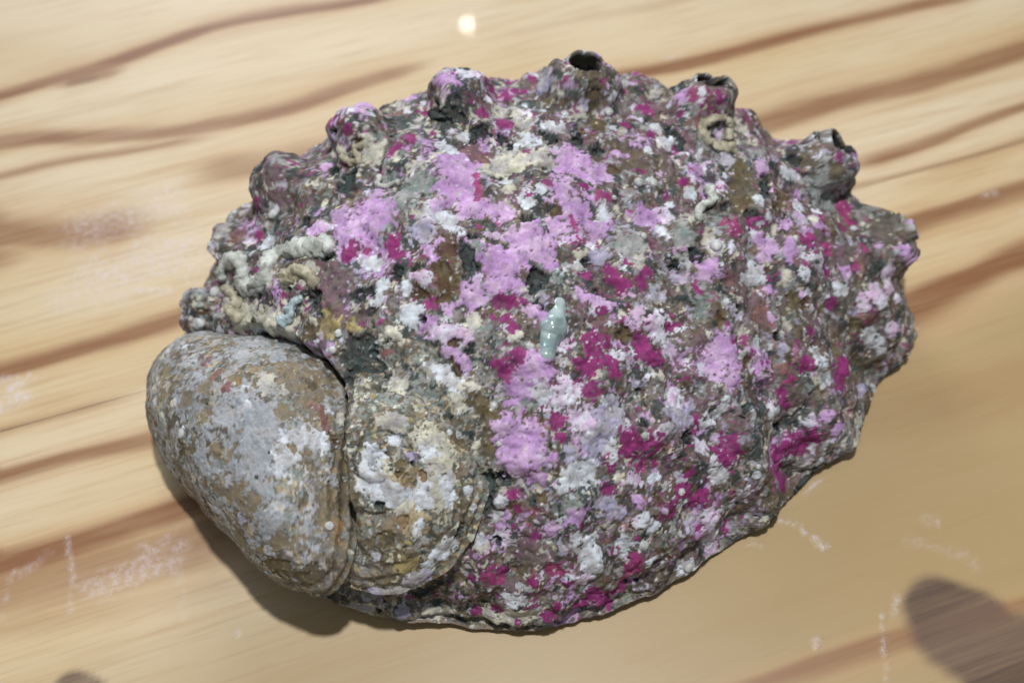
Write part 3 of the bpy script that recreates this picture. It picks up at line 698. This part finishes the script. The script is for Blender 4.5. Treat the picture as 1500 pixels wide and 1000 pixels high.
# ---------------------------------------------------------------- small lime beads stuck on the crust
BEAD = lime_material('bead_lime', (206, 208, 210), (160, 162, 160))
def bead_mesh(r, seed):
    n, m = 10, 14; ph = np.linspace(0, np.pi*0.6, n); a = np.linspace(0, 2*np.pi, m, endpoint=False)
    V = np.stack([np.outer(np.sin(ph), np.cos(a)), np.outer(np.sin(ph), np.sin(a)), np.outer(np.cos(ph), np.ones(m))*0.7], -1).reshape(-1, 3)*r
    V = V*(1+0.22*noise(V, r*0.9, seed))[:, None]
    i, j = np.meshgrid(np.arange(n-1), np.arange(m), indexing='ij'); p, q = (i*m+j).ravel(), (i*m+(j+1) % m).ravel()
    return V, np.stack([p, p+m, q+m, q], 1)
def bead(at, nrm, r, parent, seed):
    V, F = bead_mesh(r, seed); n = nrm/np.linalg.norm(nrm); e = np.cross(n, [0.3, 1, 0.2]); e /= np.linalg.norm(e); f = np.cross(n, e)
    mesh_object('lime_bead', at+V[:, :1]*e+V[:, 1:2]*f+V[:, 2:]*n, F, BEAD, parent)
for i, (x, y, r) in enumerate([(778,506,6),(724,592,6),(646,467,4),(938,265,7),(957,265,7),(888,162,7),(902,290,4),(948,640,5),(400,311,8),(316,424,8),(1050,358,9),(944,342,5),(850,392,8),(1112,683,4),(946,798,8),(644,197,4),(492,488,6),(484,510,6),(296,474,8),(1011,832,8),(730,650,4),(1000,722,5)]):
    p = seen([(x, y)], 0.0)[0]; d = ((PS-p)**2).sum(1); bead(p, NS[d < 0.05].mean(0), r*PX, abalone, 400+i)

# ================================================================= slipper limpet clinging to the spire
NL = 380
lr, lt = disk_grid(NL); lr = lr.ravel(); lt = lt.ravel()
Pl = limpet_base(lr, lt, LR); Nl = grid_normals(Pl, NL)
# growth lines crowd towards the rim on the spire side
side = sstep(-0.2, 0.8, np.cos(lt+0.25))
gl = np.sin(lr*75+1.6*noise(Pl, 0.9, 501))*sstep(0.45, 0.85, lr)*(0.25+0.75*side)
Pl = Pl+(0.055*noise(Pl, 0.9, 502)+0.022*noise(Pl, 0.3, 503)+0.012*noise(Pl, 0.1, 504)+0.007*noise(Pl, 0.05, 505)+0.016*gl)[:, None]*Nl
Nl = grid_normals(Pl, NL)
wl = noise(Pl, 0.9, 506)
lb = mottle(Pl, 510, dict(Q=(1.05, -.5), S=(.7, -.3), N=(.5, .6), X=(.55, .2), T=(.5, 0), J=(.25, .2), O=(.30, .4), G=(.3, .2)), wl, sizes=(0.26, 0.11, 0.05))
olive = np.clip(sstep(0.66, 0.93, lr+0.05*noise(Pl, 0.4, 512))*(0.3+0.7*side), 0, 0.92)
lo = mottle(Pl, 530, dict(O=(1, 0), N=(.8, .2), X=(.7, 0), T=(.3, 0), G=(.6, 0), B=(.15, 0), C=(.12, 0)), wl, sizes=(0.18, 0.09, 0.045))
lb = lb*(1-olive[:, None])+lo*olive[:, None]
lb *= (1+0.18*noise(Pl, 0.3, 508)+0.15*noise(Pl, 0.13, 509)+0.16*noise(Pl, 0.06, 507)+0.10*gl*olive)[:, None]
LBLOBS = """Q 380 620 370 700 40|Q 330 600 24|S 400 560 20|Q 360 520 24|Q 290 670 18|Q 300 630 14|N 445 545 455 590 30|N 420 600 12|N 300 560 15|N 330 720 360 738 20|N 410 790 20|N 268 580 12|N 312 662 10|N 345 548 10|A 345 556 6|N 480 715 492 780 15|O 500 650 505 740 14|O 470 840 430 845 16|O 400 830 16|N 350 790 14|O 300 745 12|X 250 620 12|O 262 660 10|N 420 540 14
K 300 527 8|K 318 545 9|K 330 565 8|K 290 520 6|K 470 590 478 620 7
W 440 640 424 672 20|W 462 648 13|W 415 690 11|W 470 640 478 652 9|W 395 745 8|Q 392 770 14|V 330 705 7|V 350 760 9|Q 310 745 10|W 262 636 7|C 242 515 11|C 228 560 9|C 232 610 7|W 400 740 6|W 360 590 5|Q 405 520 420 500 9|W 270 505 6|C 250 590 6|W 485 600 6|N 432 655 7|N 450 662 4|A 426 650 4|N 458 680 5
B 492 640 8|A 490 690 7|A 500 790 496 760 5|S 500 610 6|W 355 565 5|O 460 560 10|D 375 696 2.5|D 340 620 2|D 350 736 2.5|D 300 590 2|D 410 735 2|D 395 660 1.8"""
lcol, ll = paint(Pl, Nl, lb, parse(LBLOBS), 520, rag=1.7)
dg, rg = cells(Pl, 0.05, 540); g = (rg[:, 0] > .9) & (dg < .36)
lcol[g] = lcol[g]*.45+np.stack([PAL[k] for k in 'WCDONQJ'])[(rg[:, 1]*6.99).astype(int)][g]*.55
Pl = Pl+(0.9*ll)[:, None]*Nl
limpet = thing('slipper_limpet', 'smooth domed limpet shell, grey and tan, clinging beside the spire of the abalone', 'seashell')
# dome with a turned-in rim and a flat underside, as one closed surface
G3 = Pl.reshape(NL, NL, 3)
ringi = np.concatenate([np.arange(NL), np.arange(1, NL)*NL+NL-1, (NL-1)*NL+np.arange(NL-2, -1, -1), np.arange(NL-2, 0, -1)*NL])
R0 = Pl[ringi]; cen = LC-0.02*LN
rows = [R0+(cen-R0)*f-LN*dz for f, dz in ((.03, .07), (.10, .09), (.35, .05), (.7, -.02))]
allP = np.concatenate([Pl]+rows); nr = len(ringi); F = [grid_faces(NL)]
k = np.arange(nr); k2 = (k+1) % nr; prev = ringi
for i in range(4):
    cur = len(Pl)+i*nr+k
    F.append(np.stack([prev[k2], prev[k], cur[k], cur[k2]], 1)); prev = cur
acol = np.concatenate([lcol]+[np.tile(lin((120, 104, 80)), (nr, 1))]*4)
mesh_object('shell_dome', allP, np.concatenate(F), CRUST2, limpet, acol)
for i, (x, y, r) in enumerate([(486,768,6),(262,636,6),(246,512,7),(268,500,5),(344,560,4)]):
    p = locate(Pl, Nl, [(x, y)])[0]; d = ((Pl-p)**2).sum(1); bead(p, Nl[d < 0.05].mean(0), r*PX, limpet, 450+i)
